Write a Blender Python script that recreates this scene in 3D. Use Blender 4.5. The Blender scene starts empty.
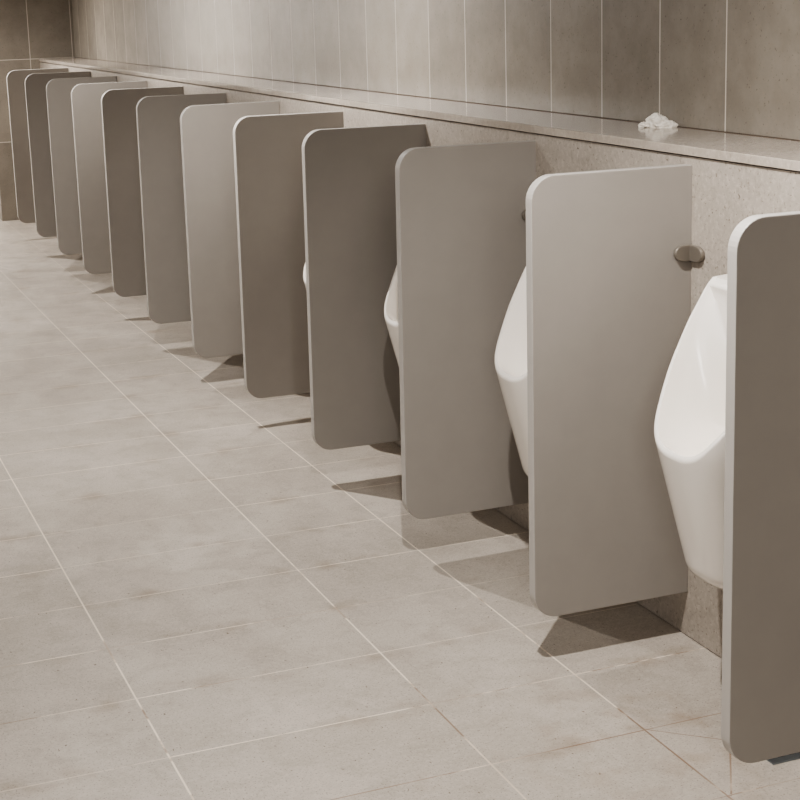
import bpy, bmesh, math, random
from mathutils import Vector, Matrix, noise
random.seed(7)
sc = bpy.context.scene
COL = sc.collection

# ------------------------------------------------------------------ helpers
def link(name, me, mat=None, parent=None):
    o = bpy.data.objects.new(name, me)
    COL.objects.link(o)
    if mat is not None:
        me.materials.append(mat)
    if parent is not None:
        o.parent = parent
    return o

def bm_obj(name, bm, mat=None, parent=None, smooth=False):
    me = bpy.data.meshes.new(name)
    bmesh.ops.recalc_face_normals(bm, faces=bm.faces)
    bm.to_mesh(me)
    bm.free()
    if smooth:
        for p in me.polygons:
            p.use_smooth = True
    return link(name, me, mat, parent)

def add_box(bm, x0, x1, y0, y1, z0, z1):
    vs = [bm.verts.new((x, y, z)) for x in (x0, x1) for y in (y0, y1) for z in (z0, z1)]
    for f in ((0, 1, 3, 2), (4, 6, 7, 5), (0, 4, 5, 1), (2, 3, 7, 6), (0, 2, 6, 4), (1, 5, 7, 3)):
        bm.faces.new([vs[i] for i in f])

def structure(name, x0, x1, y0, y1, z0, z1, mat):
    bm = bmesh.new()
    add_box(bm, x0, x1, y0, y1, z0, z1)
    o = bm_obj(name, bm, mat)
    o['kind'] = 'structure'
    return o

def tag(o, label, cat, group=None):
    o['label'] = label
    o['category'] = cat
    if group:
        o['group'] = group
    return o

def empty(name, loc, rz=0.0):
    o = bpy.data.objects.new(name, None)
    COL.objects.link(o)
    o.location = loc
    o.rotation_euler = (0, 0, rz)
    o.empty_display_size = .1
    return o

def prism(bm, pts, y0, y1):
    """closed (x, z) outline extruded along y"""
    a = [bm.verts.new((x, y0, z)) for x, z in pts]
    b = [bm.verts.new((x, y1, z)) for x, z in pts]
    n = len(pts)
    bm.faces.new(a)
    bm.faces.new(b[::-1])
    for i in range(n):
        j = (i + 1) % n
        bm.faces.new((a[i], b[i], b[j], a[j]))

def bevel(o, w, seg=2, ang=40):
    m = o.modifiers.new('bevel', 'BEVEL')
    m.width = w
    m.segments = seg
    m.limit_method = 'ANGLE'
    m.angle_limit = math.radians(ang)
    return m

# ------------------------------------------------------------------ materials
class NT:
    def __init__(self, name):
        self.m = bpy.data.materials.new(name)
        self.m.use_nodes = True
        self.t = self.m.node_tree
        self.b = self.t.nodes['Principled BSDF']
        tc = self.t.nodes.new('ShaderNodeTexCoord')
        self.P = tc.outputs['Object']
        sp = self.t.nodes.new('ShaderNodeSeparateXYZ')
        self.L(self.P, sp.inputs[0])
        self.x, self.y, self.z = sp.outputs
    def L(self, a, b):
        self.t.links.new(a, b)
    def _in(self, s, v):
        if hasattr(v, 'is_linked') or isinstance(v, bpy.types.NodeSocket):
            self.L(v, s)
        else:
            s.default_value = v
    def math(self, op, a, b=None, c=None, clamp=False):
        n = self.t.nodes.new('ShaderNodeMath')
        n.operation = op
        n.use_clamp = clamp
        self._in(n.inputs[0], a)
        if b is not None: self._in(n.inputs[1], b)
        if c is not None: self._in(n.inputs[2], c)
        return n.outputs[0]
    def noise(self, scale, detail=4, rough=.55, vec=None, dist=0):
        n = self.t.nodes.new('ShaderNodeTexNoise')
        n.inputs['Scale'].default_value = scale
        n.inputs['Detail'].default_value = detail
        n.inputs['Roughness'].default_value = rough
        n.inputs['Distortion'].default_value = dist
        self.L(vec or self.P, n.inputs['Vector'])
        return n.outputs[0]
    def scaled(self, sx, sy, sz):
        n = self.t.nodes.new('ShaderNodeMapping')
        n.inputs['Scale'].default_value = (sx, sy, sz)
        self.L(self.P, n.inputs['Vector'])
        return n.outputs[0]
    def ramp(self, f, a, b, lo=0.0, hi=1.0):
        n = self.t.nodes.new('ShaderNodeMapRange')
        n.interpolation_type = 'SMOOTHSTEP'
        self._in(n.inputs[0], f)
        n.inputs[1].default_value = a
        n.inputs[2].default_value = b
        n.inputs[3].default_value = lo
        n.inputs[4].default_value = hi
        return n.outputs[0]
    def mix(self, f, a, b):
        n = self.t.nodes.new('ShaderNodeMix')
        n.data_type = 'RGBA'
        self._in(n.inputs[0], f)
        for s, v in ((n.inputs[6], a), (n.inputs[7], b)):
            if isinstance(v, (tuple, list)):
                s.default_value = (*v[:3], 1)
            else:
                self.L(v, s)
        return n.outputs[2]
    def mul(self, col, f):
        n = self.t.nodes.new('ShaderNodeVectorMath')
        n.operation = 'SCALE'
        self.L(col, n.inputs[0])
        self._in(n.inputs['Scale'], f)
        return n.outputs[0]
    def white(self, v):
        n = self.t.nodes.new('ShaderNodeTexWhiteNoise')
        n.noise_dimensions = '1D'
        self._in(n.inputs['W'], v)
        return n.outputs['Value']
    def out(self, col=None, rough=None, spec=None, bump=None, bump_s=.1, bump_d=.002):
        if col is not None:
            self._in(self.b.inputs['Base Color'], (*col[:3], 1) if isinstance(col, (tuple, list)) else col)
        if rough is not None: self._in(self.b.inputs['Roughness'], rough)
        if spec is not None: self.b.inputs['Specular IOR Level'].default_value = spec
        if bump is not None:
            n = self.t.nodes.new('ShaderNodeBump')
            n.inputs['Strength'].default_value = bump_s
            n.inputs['Distance'].default_value = bump_d
            self.L(bump, n.inputs['Height'])
            self.L(n.outputs[0], self.b.inputs['Normal'])
        return self.m

def srgb(r, g, b):
    f = lambda c: (c / 255 / 12.92) if c / 255 <= .04045 else ((c / 255 + .055) / 1.055) ** 2.4
    return (f(r), f(g), f(b))

ROWP, ROWO = .2946, 1.0135          # floor tile rows
COLS = (-.3333, -.6768, -1.2423)    # grout lines that run along the room

def line_mask(n, coord, at, half):
    d = n.math('ABSOLUTE', n.math('SUBTRACT', coord, at))
    return n.ramp(d, half * .6, half * 1.3, 1, 0)

def mat_floor():
    n = NT('floor stone tile')
    # rows across
    v = n.math('DIVIDE', n.math('SUBTRACT', n.y, ROWO), ROWP)
    rid = n.math('FLOOR', v)
    near = n.math('ROUND', v)
    dr = n.math('MULTIPLY', n.math('ABSOLUTE', n.math('SUBTRACT', v, near)), ROWP)
    m_row = n.ramp(dr, .0011, .0026, 1, 0)
    # long lines
    m_col = None
    cid = n.math('ADD', 0, 0)
    lines = list(COLS) + [-1.2423 - .5655 * k for k in range(1, 7)]
    for c in lines:
        k = line_mask(n, n.x, c, .0022)
        m_col = k if m_col is None else n.math('MAXIMUM', m_col, k)
        cid = n.math('ADD', cid, n.math('GREATER_THAN', n.x, c))
    tile = n.white(n.math('ADD', n.math('MULTIPLY', rid, 7.13), n.math('MULTIPLY', cid, 31.7)))
    # grout wear: some rows are nearly filled, some bright
    wear = n.white(n.math('ADD', n.math('MULTIPLY', near, 3.71), n.math('MULTIPLY', cid, 0.37)))
    patch = n.ramp(n.noise(4.5, 3), .34, .54, .45, 1)
    m_row = n.math('MULTIPLY', m_row, n.math('MULTIPLY', n.ramp(wear, 0, .6, .45, 1), patch))
    far = n.ramp(n.y, 2.0, 6.0, 1, .45)
    m_grout = n.math('MULTIPLY', n.math('MAXIMUM', m_row, n.math('MULTIPLY', m_col, n.ramp(patch, .25, 1, .85, 1))), far, clamp=True)
    # cuts that run to the drain in the nearest stall
    for (ax, ay, bx, by, hw) in ((-.333, -1.34, -.21, -1.45, .0012), (-.3225, -1.634, -.235, -1.50, .0018)):
        ex, ey = bx - ax, by - ay
        L2 = ex * ex + ey * ey
        px, py = n.math('SUBTRACT', n.x, ax), n.math('SUBTRACT', n.y, ay)
        t = n.math('DIVIDE', n.math('ADD', n.math('MULTIPLY', px, ex), n.math('MULTIPLY', py, ey)), L2, clamp=True)
        qx = n.math('SUBTRACT', px, n.math('MULTIPLY', t, ex))
        qy = n.math('SUBTRACT', py, n.math('MULTIPLY', t, ey))
        d = n.math('SQRT', n.math('ADD', n.math('MULTIPLY', qx, qx), n.math('MULTIPLY', qy, qy)))
        m_grout = n.math('MAXIMUM', m_grout, n.ramp(d, hw * .6, hw * 1.4, 1, 0))
    # stone
    big = n.noise(2.6, 5, .6, n.scaled(1, .7, 1))
    mid = n.noise(13, 5, .65, None, .6)
    fine = n.noise(85, 6, .75)
    speck = n.noise(240, 3, .6)
    pit = n.noise(120, 2, .5, n.scaled(1, .6, 1))
    base = n.mix(n.ramp(big, .3, .7), srgb(182, 173, 163), srgb(200, 191, 181))
    base = n.mix(n.ramp(tile, 0, 1, 0, .3), base, srgb(174, 165, 154))
    base = n.mix(n.ramp(mid, .42, .7, 0, .45), base, srgb(164, 155, 144))
    base = n.mix(n.ramp(fine, .42, .7, 0, .5), base, srgb(204, 197, 187))
    base = n.mix(n.ramp(speck, .56, .68, 0, .7), base, srgb(128, 117, 105))
    base = n.mix(n.ramp(pit, .69, .75, 0, .75), base, srgb(112, 98, 84))
    # dirt close to the joints
    djoint = n.ramp(dr, .0, .06, 1, 0)
    base = n.mix(n.math('MULTIPLY', djoint, n.ramp(n.noise(8, 5, .6), .48, .7, 0, .5)), base, srgb(150, 133, 115))
    # rusty stain in the near corner
    near_drain = n.math('SQRT', n.math('ADD', n.math('POWER', n.math('ADD', n.x, .36), 2.0), n.math('POWER', n.math('ADD', n.y, 1.38), 2.0)))
    spot_r = n.ramp(near_drain, .12, .42, 1, 0)
    rust = n.math('MULTIPLY', n.ramp(n.noise(5, 4, .6), .5, .6, 0, .9), n.ramp(n.y, -1.0, .4, 1, 0))
    rust = n.math('MAXIMUM', rust, n.math('MULTIPLY', spot_r, n.ramp(n.noise(7, 2), .36, .44, 0, 1)))
    base = n.mix(n.math('MULTIPLY', spot_r, n.ramp(n.noise(11, 5, .65), .46, .7, 0, .35)), base, srgb(158, 138, 118))
    gcol = n.mix(rust, srgb(232, 221, 206), srgb(138, 110, 88))
    col = n.mix(n.math('MULTIPLY', m_grout, n.math('SUBTRACT', 1, n.math('MULTIPLY', rust, .25))), base, gcol)
    rough = n.ramp(n.noise(5, 4), .3, .7, .30, .5)
    h = n.math('SUBTRACT', n.math('MULTIPLY', fine, .3), m_grout)
    return n.out(col, rough, .35, h, .15, .002)

def mat_tile(name, c1, c2, coord, pitch, off, horiz=None, rough=.4):
    n = NT(name)
    u = {'x': n.x, 'y': n.y}[coord]
    v = n.math('DIVIDE', n.math('SUBTRACT', u, off), pitch)
    near = n.math('ROUND', v)
    d = n.math('MULTIPLY', n.math('ABSOLUTE', n.math('SUBTRACT', v, near)), pitch)
    g = n.ramp(d, .0013, .0032, 1, 0)
    tid = n.math('FLOOR', v)
    if horiz:
        hp, ho = horiz
        w = n.math('DIVIDE', n.math('SUBTRACT', n.z, ho), hp)
        dz = n.math('MULTIPLY', n.math('ABSOLUTE', n.math('SUBTRACT', w, n.math('ROUND', w))), hp)
        g = n.math('MAXIMUM', g, n.ramp(dz, .0013, .0032, 1, 0))
        tid = n.math('ADD', tid, n.math('MULTIPLY', n.math('FLOOR', w), 17.3))
    tone = n.white(n.math('MULTIPLY', tid, 5.37))
    big = n.noise(6, 6, .65)
    fine = n.noise(70, 5, .7)
    base = n.mix(n.ramp(big, .3, .7), c1, c2)
    base = n.mix(n.ramp(fine, .5, .8, 0, .35), base, srgb(168, 154, 138))
    base = n.mix(n.ramp(n.noise(130, 3), .62, .75, 0, .5), base, srgb(92, 80, 68))
    base = n.mul(base, n.ramp(tone, 0, 1, .92, 1.06))
    col = n.mix(g, base, srgb(214, 205, 194))
    return n.out(col, rough, .4, n.math('SUBTRACT', n.math('MULTIPLY', fine, .25), g), .15, .002)

def mat_stone(name, c1, c2, dark, rough, amount=.7):
    n = NT(name)
    big = n.noise(5, 4)
    base = n.mix(n.ramp(big, .3, .7), c1, c2)
    fine = n.noise(75, 6, .75)
    base = n.mix(n.ramp(fine, .45, .7, 0, .5), base, srgb(212, 204, 194))
    base = n.mix(n.ramp(n.noise(42, 5, .7, None, .8), .5, .72, 0, .4), base, dark)
    s1 = n.noise(120, 2, .5)
    base = n.mix(n.ramp(s1, .62, .70, 0, amount), base, dark)
    s2 = n.noise(60, 2, .5)
    base = n.mix(n.ramp(s2, .69, .74, 0, amount), base, srgb(104, 92, 82))
    return n.out(base, rough, .45)

def mat_plain(name, col, rough, spec=.4, var=.04, metal=0.0, coat=0.0):
    n = NT(name)
    f = n.ramp(n.noise(14, 3), .3, .7, 1 - var, 1 + var)
    rgb = n.t.nodes.new('ShaderNodeRGB')
    rgb.outputs[0].default_value = (*col, 1)
    n.out(n.mul(rgb.outputs[0], f), rough, spec)
    n.b.inputs['Metallic'].default_value = metal
    n.b.inputs['Coat Weight'].default_value = coat
    return n.m

M_floor = mat_floor()
M_upper = mat_tile('dark stone wall tile', srgb(146, 138, 127), srgb(160, 152, 141), 'y', .2949, 2.2234, rough=.25)
M_far = mat_tile('far stone wall tile', srgb(140, 132, 122), srgb(152, 144, 133), 'x', .30, -.066, (.573, 1.131), rough=.45)
M_low = mat_stone('speckled stone panel', srgb(172, 163, 153), srgb(182, 173, 163), srgb(136, 124, 112), .4)
M_ledge = mat_stone('polished stone slab', srgb(176, 166, 155), srgb(188, 178, 167), srgb(154, 142, 130), .11, .2)
M_part = mat_plain('grey laminate', srgb(162, 156, 149), .40, .4, .012)
M_edge_lit = mat_plain('laminate edge with painted light', srgb(188, 183, 177), .45, .4, .012)  # lighter tone stands in for the light caught on the rims
M_ceramic = mat_plain('white glazed ceramic', srgb(243, 237, 229), .16, .45, .004, 0, 0)
M_nickel = mat_plain('brushed nickel', srgb(158, 151, 142), .36, .5, .03, .6)
M_paper = mat_plain('soft white tissue', srgb(240, 234, 224), .9, .1, .03)
M_steel = mat_plain('dull steel', srgb(150, 158, 164), .38, .5, .06, .9)
M_dark = mat_plain('painted pit shade', srgb(24, 22, 20), .8, .2)  # near-black colour painted for the shade inside the drain
M_paint = mat_plain('painted plaster', srgb(168, 163, 157), .8, .2, .01)

# ------------------------------------------------------------------ setting
ZL0, ZL1 = 1.1114, 1.1316           # ledge underside and top
Y_FAR = 7.45
structure('floor', -5.0, .30, -6.5, 11.0, -.10, 0.0, M_floor)
structure('wall_right_lower', 0.0, .25, -6.5, Y_FAR, .0025, ZL0 - .003, M_low)
structure('wall_right_upper', .25, .40, -6.5, 11.0, 0.0, 2.35, M_upper)
structure('wall_far', -.345, .25, Y_FAR, Y_FAR + .18, 0.0, 2.35, M_far)
structure('wall_back', -5.0, .25, 10.8, 11.0, 0.0, 2.35, M_paint)
structure('wall_left', -5.1, -5.0, -6.5, 11.0, 0.0, 2.35, M_paint)
structure('wall_near', -5.1, .40, -6.6, -6.5, 0.0, 2.35, M_paint)
structure('ceiling', -5.1, .40, -6.6, 11.0, 2.35, 2.45, M_paint)

bm = bmesh.new()
add_box(bm, -.007, .25, -6.5, Y_FAR, ZL0, ZL1)
cb = bmesh.new()
add_box(cb, .2455, .251, -6.5, Y_FAR, ZL1 - .01, ZL1 + .0014)
ck = bm_obj('trim_1', cb, mat_plain('dark sealant', srgb(96, 82, 70), .6))
ck['kind'] = 'structure'
ledge = bm_obj('stone_ledge', bm, M_ledge)
bevel(ledge, .0015, 2)
tag(ledge, 'long polished beige stone ledge capping the low wall above the urinals', 'ledge')

# ------------------------------------------------------------------ partitions
ZT, ZB, PW, TH, RAD = 1.0905, .1080, .3915, .0285, .056
def partition_outline():
    pts = [(.001, ZB), (.001, ZT)]
    for k in range(0, 11):
        a = math.radians(90 + 9 * k)
        pts.append((-PW + RAD + RAD * math.cos(a), ZT - RAD + RAD * math.sin(a)))
    for k in range(0, 11):
        a = math.radians(180 + 9 * k)
        pts.append((-PW + RAD + RAD * math.cos(a), ZB + RAD + RAD * math.sin(a)))
    return pts

def dshape(w, h, n=14, flat=.35):
    """(u, v): straight side on u = 0, rounded towards u = w"""
    pts = [(0, -h / 2), (w * flat, -h / 2)]
    for k in range(1, n):
        a = -math.pi / 2 + math.pi * k / n
        pts.append((w * flat + w * (1 - flat) * math.cos(a), h / 2 * math.sin(a)))
    pts += [(w * flat, h / 2), (0, h / 2)]
    return pts

def bracket_mesh(bm, z, side):
    """angle bracket: one rounded plate on the panel face, one on the wall"""
    y0 = 0.0 if side < 0 else TH
    ya, yb = (y0 - .011, y0 - .0005) if side < 0 else (y0 + .0005, y0 + .011)
    d = dshape(.046, .036, 14, .55)
    prism(bm, [(-.001 - u, z + v) for u, v in d], ya, yb)
    # wall plate
    a, b = [], []
    for u, v in d:
        yy = y0 + side * (u * 1.2)
        a.append(bm.verts.new((-.012, yy, z + v)))
        b.append(bm.verts.new((-.001, yy, z + v)))
    bm.faces.new(a); bm.faces.new(b[::-1])
    for i in range(len(d)):
        j = (i + 1) % len(d)
        bm.faces.new((a[i], b[i], b[j], a[j]))

YAW = [.006, .0016, -.0176, -.0023, .0007, -.0047, .0013, -.008, .0008, .0067, .006, -.0018]
DY = [-.0120, .0055, .0164, .0138, .0019, -.0184, -.0014, -.0063, -.0046, .0015, .0015, -.0044]
DZ = [.0005, .0005, 0, 0, 0, .002, .001, .001, .002, .002, .007, .007]
TILT = [.0015, -.0008, -.0065, -.0045, -.0017, .0017, -.0026, -.0006, .0045, .0045, .005, .005]
PY = [-1.7167 + .735 * k + DY[k] for k in range(12)]
LABELS = [
    'nearest grey urinal divider, cut off by the right edge of the photo',
    'second grey divider from the camera, with its nickel wall bracket in full view',
    'third grey divider from the camera, a bracket just peeking out beside its wall edge',
    'fourth grey divider from the camera, shaded, a small urinal sliver past its front edge',
    'fifth grey divider from the camera, shaded dark brown-grey with a bright front edge',
    'sixth grey divider from the camera, lit paler than the ones on both its sides',
    'seventh grey divider from the camera, right behind the pale sixth one',
    'eighth grey divider from the camera, darkest of the middle of the row',
    'ninth grey divider from the camera, a pale one in front of another pale one',
    'tenth grey divider from the camera, pale and third from the far wall',
    'eleventh grey divider from the camera, dark and last but one before the far wall',
    'farthest grey divider, last of the row and closest to the far tiled wall',
]
bm = bmesh.new()
prism(bm, partition_outline(), 0, TH)
proto_panel = bm_obj('panel', bm, M_part)
proto_panel.data.materials.append(M_edge_lit)
for p in proto_panel.data.polygons:
    p.material_index = 0 if abs(p.normal.y) > .9 else 1
bevel(proto_panel, .002, 2, 50)
protos_b = []
for z in (.899, .42):
    bm = bmesh.new()
    bracket_mesh(bm, z, -1)
    ob = bm_obj('bracket', bm, M_nickel)
    ob['label'] = 'brushed nickel angle bracket with rounded ends'
    bevel(ob, .0022, 2, 40)
    protos_b.append(ob)
for k in range(12):
    root = empty('urinal_divider', (.6 * TILT[k] - .0002, PY[k], DZ[k]), -YAW[k])
    root.rotation_euler.y = -TILT[k]
    tag(root, LABELS[k], 'divider', 'grey dividers between the urinals')
    for p in [proto_panel] + protos_b:
        c = p if k == 0 else p.copy()
        if k:
            COL.objects.link(c)
        c.parent = root

# ------------------------------------------------------------------ urinals
def interp(tab, v):
    if v <= tab[0][0]: return tab[0][1]
    for (a, p), (b, q) in zip(tab, tab[1:]):
        if v <= b:
            t = (v - a) / (b - a)
            return p + (q - p) * t
    return tab[-1][1]

def smooth_tab(tab, n=400, it=60):
    lo, hi = tab[0][0], tab[-1][0]
    xs = [lo + (hi - lo) * i / n for i in range(n + 1)]
    ys = [interp(tab, x) for x in xs]
    for _ in range(it):
        ys = [ys[0]] + [(ys[i - 1] + 2 * ys[i] + ys[i + 1]) / 4 for i in range(1, n)] + [ys[-1]]
    return list(zip(xs, ys))

# depth and half width of the body by height
DEP = smooth_tab([(.27, .193), (.324, .206), (.363, .216), (.45, .2385), (.53, .259), (.585, .273), (.65, .276), (.92, .276)])
HWD = smooth_tab([(.27, .122), (.324, .130), (.363, .135), (.45, .146), (.55, .159), (.62, .165), (.92, .165)])
NSUP = 2.8
# slanting front cut: height against depth
CUT = smooth_tab([(0, .884), (.070, .879), (.088, .862), (.128, .806), (.184, .714), (.220, .645), (.247, .602), (.263, .569), (.275, .549)], 400, 25)
ZBOT = .282

def make_urinal_mesh():
    bm = bmesh.new()
    NC, NR = 88, 26
    def rim_at(th):
        z = .6
        for _ in range(40):
            D, b = interp(DEP, z), interp(HWD, z)
            z = .5 * z + .5 * interp(CUT, D * max(0, math.cos(th)) ** (2 / NSUP))
        return z
    cols, rims, sharp = [], [], []
    XT, RR = .074, .009
    for i in range(NC + 1):
        th = -math.pi / 2 + math.pi * i / NC
        zr = rim_at(th)
        col = []
        D, b = interp(DEP, zr), interp(HWD, zr)
        sharp.append(Vector((-D * max(0, math.cos(th)) ** (2 / NSUP) + .001, math.copysign(abs(math.sin(th)) ** (2 / NSUP), th) * b, zr)))
        on_loop = -sharp[-1].x >= XT
        u = min(1, max(0, (-sharp[-1].x - XT) / .03))
        ztop = zr - (RR * (.15 + .85 * u * u * (3 - 2 * u)) if on_loop else 0)
        for j in range(NR + 1):
            t = j / NR
            z = ZBOT + (ztop - ZBOT) * t
            D, b = interp(DEP, z), interp(HWD, z)
            r = 1.0
            if z < ZBOT + .03:      # rounded foot
                q = (z - ZBOT) / .03
                r = 1 - .10 * (1 - math.sqrt(max(0, 1 - (1 - q) ** 2)))
            col.append(bm.verts.new((-D * max(0, math.cos(th)) ** (2 / NSUP) * r + .001, math.copysign(abs(math.sin(th)) ** (2 / NSUP), th) * b * r, z)))
        cols.append(col)
        rims.append(col[-1])
    for i in range(NC):
        for j in range(NR):
            f = bm.faces.new((cols[i][j], cols[i + 1][j], cols[i + 1][j + 1], cols[i][j + 1]))
            f.smooth = True
    # underside
    bm.faces.new([c[0] for c in cols])
    # split: columns whose rim lies on the flat top belong to the top cap
    i0 = next(i for i in range(NC + 1) if -sharp[i].x >= XT)
    i1 = NC - i0
    NS = 24
    rows, edge = [], []
    for i in range(0, i0 + 1):
        a, b = rims[i], rims[NC - i]
        row = [a]
        for q in range(1, NS):
            p = sharp[i].lerp(sharp[NC - i], q / NS)
            if i == i0:
                edge.append(p.copy())
                p += Vector((RR * .8, 0, .001))
            row.append(bm.verts.new(p))
        row.append(b)
        rows.append(row)
    for r0, r1 in zip(rows, rows[1:]):
        for q in range(NS):
            f = bm.faces.new((r0[q], r0[q + 1], r1[q + 1], r1[q]))
            f.smooth = True
    # closed loop round the opening, with a rolled lip
    loop = [rims[i] for i in range(i0, i1 + 1)] + rows[-1][1:-1][::-1]
    crest = [sharp[i] for i in range(i0, i1 + 1)] + edge[::-1]
    n = len(loop)
    cen = Vector((-.165, 0, .705))
    W = .009
    mids = []
    for p in crest:
        mids.append(p + (cen - p).normalized() * W + Vector((.25 * W, 0, -.15 * W)))
    prev = loop
    start = [v.co.copy() for v in loop]
    for k in range(1, 7):
        t = k / 6
        ring = [bm.verts.new(start[i] * (1 - t) ** 2 + crest[i] * 2 * t * (1 - t) + mids[i] * t * t) for i in range(n)]
        for i in range(n):
            j = (i + 1) % n
            f = bm.faces.new((prev[i], prev[j], ring[j], ring[i]))
            f.smooth = True
        prev = ring
    ring_in = mids
    K = 22
    for k in range(1, K + 1):
        s = 1 - k / K                      # 1 on the rim, 0 in the middle
        s = s ** .6 if k < K else 0
        dep = (1 - s ** 2.6) ** .75
        ring = []
        for p in ring_in:
            q = cen + (p - cen) * s
            low = max(0.0, min(1.0, (.86 - q.z) / .30))
            low = low * low * (3 - 2 * low)
            push = Vector((.03 + .125 * low, 0, -.02 - .13 * low)) * dep
            # the back of the bowl never leaves the body
            w = q + push
            w.x = min(w.x, -.028)
            ring.append(w)
        if k < K:
            vs = [bm.verts.new(w) for w in ring]
            for i in range(n):
                j = (i + 1) % n
                f = bm.faces.new((prev[i], prev[j], vs[j], vs[i]))
                f.smooth = True
            prev = vs
        else:
            c = bm.verts.new(sum(ring, Vector()) / n)
            for i in range(n):
                j = (i + 1) % n
                f = bm.faces.new((prev[i], prev[j], c))
                f.smooth = True
    bmesh.ops.recalc_face_normals(bm, faces=bm.faces)
    me = bpy.data.meshes.new('urinal')
    bm.to_mesh(me)
    bm.free()
    return me

u_me = make_urinal_mesh()
names = ['nearest', 'second', 'third', 'fourth', 'fifth', 'sixth', 'seventh', 'eighth', 'ninth', 'tenth', 'eleventh', 'farthest']
extra = ['white ceramic urinal nearest the camera, showing most of its slanted oval bowl',
         'white ceramic urinal sticking out past the front edge of the second divider from the camera',
         'white ceramic urinal sliver showing past the third divider from the camera',
         'small white urinal sliver showing past the fourth divider from the camera']
proto_u = None
for k in range(11):
    if proto_u is None:
        o = proto_u = link('urinal', u_me, M_ceramic)
        bevel(o, .004, 3, 55)
        w = o.modifiers.new('weighted', 'WEIGHTED_NORMAL')
        w.keep_sharp = False
    else:
        o = proto_u.copy()
        COL.objects.link(o)
    o.location = (0, (PY[k] + PY[k + 1]) / 2 + .025, 0)
    tag(o, extra[k] if k < 4 else 'white ceramic wall urinal between the %s and the %s grey divider' % (names[k], names[k + 1]),
        'urinal', 'white urinals along the low wall')

# ------------------------------------------------------------------ tissue on the ledge
def make_tissue():
    bm = bmesh.new()
    def lump(cx, cy, sx, sy, sz, seed, rot=0):
        ret = bmesh.ops.create_icosphere(bm, subdivisions=5, radius=1)
        R = Matrix.Rotation(rot, 3, 'Z')
        for v in ret['verts']:
            p = v.co.copy()
            q = p * 1.5 + Vector((seed * 3.1, seed * 1.7, seed))
            ridge = 1 - abs(noise.noise(q))* 1.7
            d = 1 + .30 * noise.noise(q * .8 + Vector((9, 2, 1))) + .30 * (ridge - .6) + .08 * noise.noise(q * 4)
            p = p * d
            p = R @ Vector((p.x * sx, p.y * sy, p.z * sz))
            v.co = Vector((cx + p.x, cy + p.y, max(0.0, p.z + sz * .55)))
    lump(0, 0, .018, .027, .022, 1.3)
    lump(0, -.012, .015, .024, .014, 5.5)
    lump(.004, -.026, .012, .022, .011, 4.1, .5)
    lump(-.002, .036, .011, .012, .008, 7.7, -.3)
    lump(.002, .018, .012, .018, .010, 2.2, .9)
    for f in bm.faces:
        f.smooth = True
    return bm
ti = bm_obj('crumpled_tissue', make_tissue(), M_paper, smooth=True)
ti.location = (.2, -.502, ZL1)
ti.rotation_euler = (0, 0, math.radians(32))
tag(ti, 'crumpled white paper tissue left on the stone ledge', 'tissue')

# ------------------------------------------------------------------ floor drain in the nearest stall
dr = empty('drain', (-.10, -1.487, 0))
tag(dr, 'square steel floor drain under the bottom edge of the nearest divider', 'drain')
h = .088
bm = bmesh.new()
for (a, b, c, d) in ((-h, h, -h, -h + .016), (-h, h, h - .016, h), (-h, -h + .016, -h + .016, h - .016), (h - .016, h, -h + .016, h - .016)):
    add_box(bm, a, b, c, d, .0005, .004)
bm_obj('frame', bm, M_steel, dr)
bm = bmesh.new()
for i in range(6):
    for j in range(5):
        x0 = -h + .018 + i * .0245
        y0 = -h + .018 + j * .0295
        add_box(bm, x0, x0 + .0245, y0 + .012, y0 + .0295, .0012, .003)
        add_box(bm, x0, x0 + .006, y0, y0 + .012, .0012, .003)
add_box(bm, h - .020, h - .016, -h + .016, h - .016, .0012, .003)
bm_obj('grate', bm, M_steel, dr)
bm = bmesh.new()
add_box(bm, -h + .016, h - .016, -h + .016, h - .016, .0003, .0008)  # thin dark sheet in place of the shaded hollow below the grate
bm_obj('sump_shade', bm, M_dark, dr)

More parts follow.
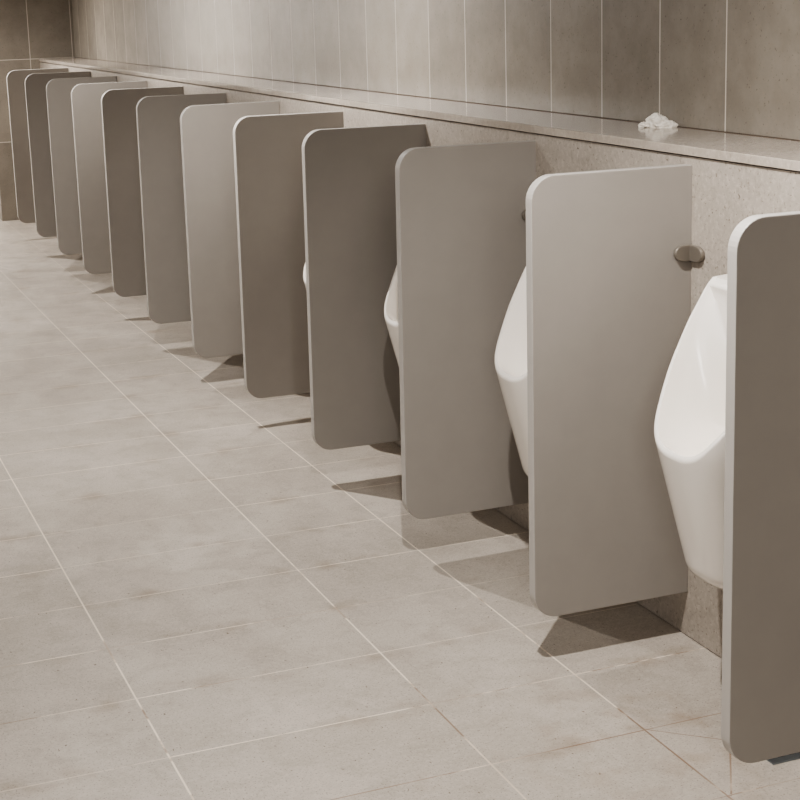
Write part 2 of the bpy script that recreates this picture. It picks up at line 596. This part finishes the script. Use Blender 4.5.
# ------------------------------------------------------------------ light
WARM = (1.0, .98, .96)
def spot(x, y, z, power, size=150, blend=1.0, radius=.02):
    l = bpy.data.lights.new('downlight', 'SPOT')
    l.energy = power
    l.color = WARM
    l.spot_size = math.radians(size)
    l.spot_blend = blend
    l.shadow_soft_size = radius
    o = bpy.data.objects.new('downlight', l)
    o.location = (x, y, z)
    o.rotation_euler = (0, math.radians(-13), 0)      # aimed a little towards the wall
    COL.objects.link(o)
for y, pw in ((-1.52, 158), (1.19, 162), (3.70, 140), (6.34, 160)):
    spot(-.89, y, 2.12, pw, 130, 1.0, .013)
for y in (-4.5, -1.5, 1.5, 4.5, 7.5, 9.8):  # unseen soft lamps, added for ambient light and to brighten the wall
    l = bpy.data.lights.new('fill_light', 'AREA')
    l.shape = 'RECTANGLE'
    l.size, l.size_y = 1.2, 1.2
    l.energy = 14 if y < 7 else 50
    l.color = (1, .99, .975)
    o = bpy.data.objects.new('fill_light', l)
    o.location = (-3.3, y, 2.2)
    o.rotation_euler = (0, math.radians(-38), 0)
    COL.objects.link(o)

for (x, y, z, rx, e) in ((-2.3, -5.3, 2.0, 62, 58), (-2.2, 9.0, 2.1, 50, 290)):  # added lamps: fill from behind the camera, far-end glow for the wall sheen
    l = bpy.data.lights.new('fill_light', 'AREA')
    l.shape = 'RECTANGLE'
    l.size, l.size_y = 1.2, .8
    l.energy = e
    l.color = (1, .995, .985)
    o = bpy.data.objects.new('fill_light', l)
    o.location = (x, y, z)
    o.rotation_euler = (math.radians(rx), 0, 0)
    COL.objects.link(o)

w = bpy.data.worlds.new('world')
sc.world = w
w.use_nodes = True
w.node_tree.nodes['Background'].inputs[0].default_value = (1, .94, .86, 1)
w.node_tree.nodes['Background'].inputs[1].default_value = .01

# ------------------------------------------------------------------ camera
F, YW, PT, RL = 1566.3255, .3752354, .2003556, -.0287241
CX, CY = 389.5248, 319.7454
cam = bpy.data.cameras.new('camera')
co = bpy.data.objects.new('camera', cam)
COL.objects.link(co)
cy_, sy_, cp_, sp_, cr_, sr_ = math.cos(YW), math.sin(YW), math.cos(PT), math.sin(PT), math.cos(RL), math.sin(RL)
f = Vector((sy_ * cp_, cy_ * cp_, -sp_))
rt = Vector((cy_, -sy_, 0))
up = rt.cross(f)
r2, u2 = rt * cr_ + up * sr_, -rt * sr_ + up * cr_
m = Matrix.Identity(4)
for i in range(3):
    m[i][0], m[i][1], m[i][2] = r2[i], u2[i], -f[i]
m.translation = (-1.867184, -3.89474, 1.457597)
co.matrix_world = m
cam.sensor_width = 36
cam.lens = F / 800 * 36
cam.shift_x = (400 - CX) / 800
cam.shift_y = (CY - 400) / 800
cam.clip_start = .05
sc.camera = co
sc.view_settings.view_transform = 'AgX'
sc.view_settings.look = 'AgX - High Contrast'
sc.view_settings.exposure = -.38
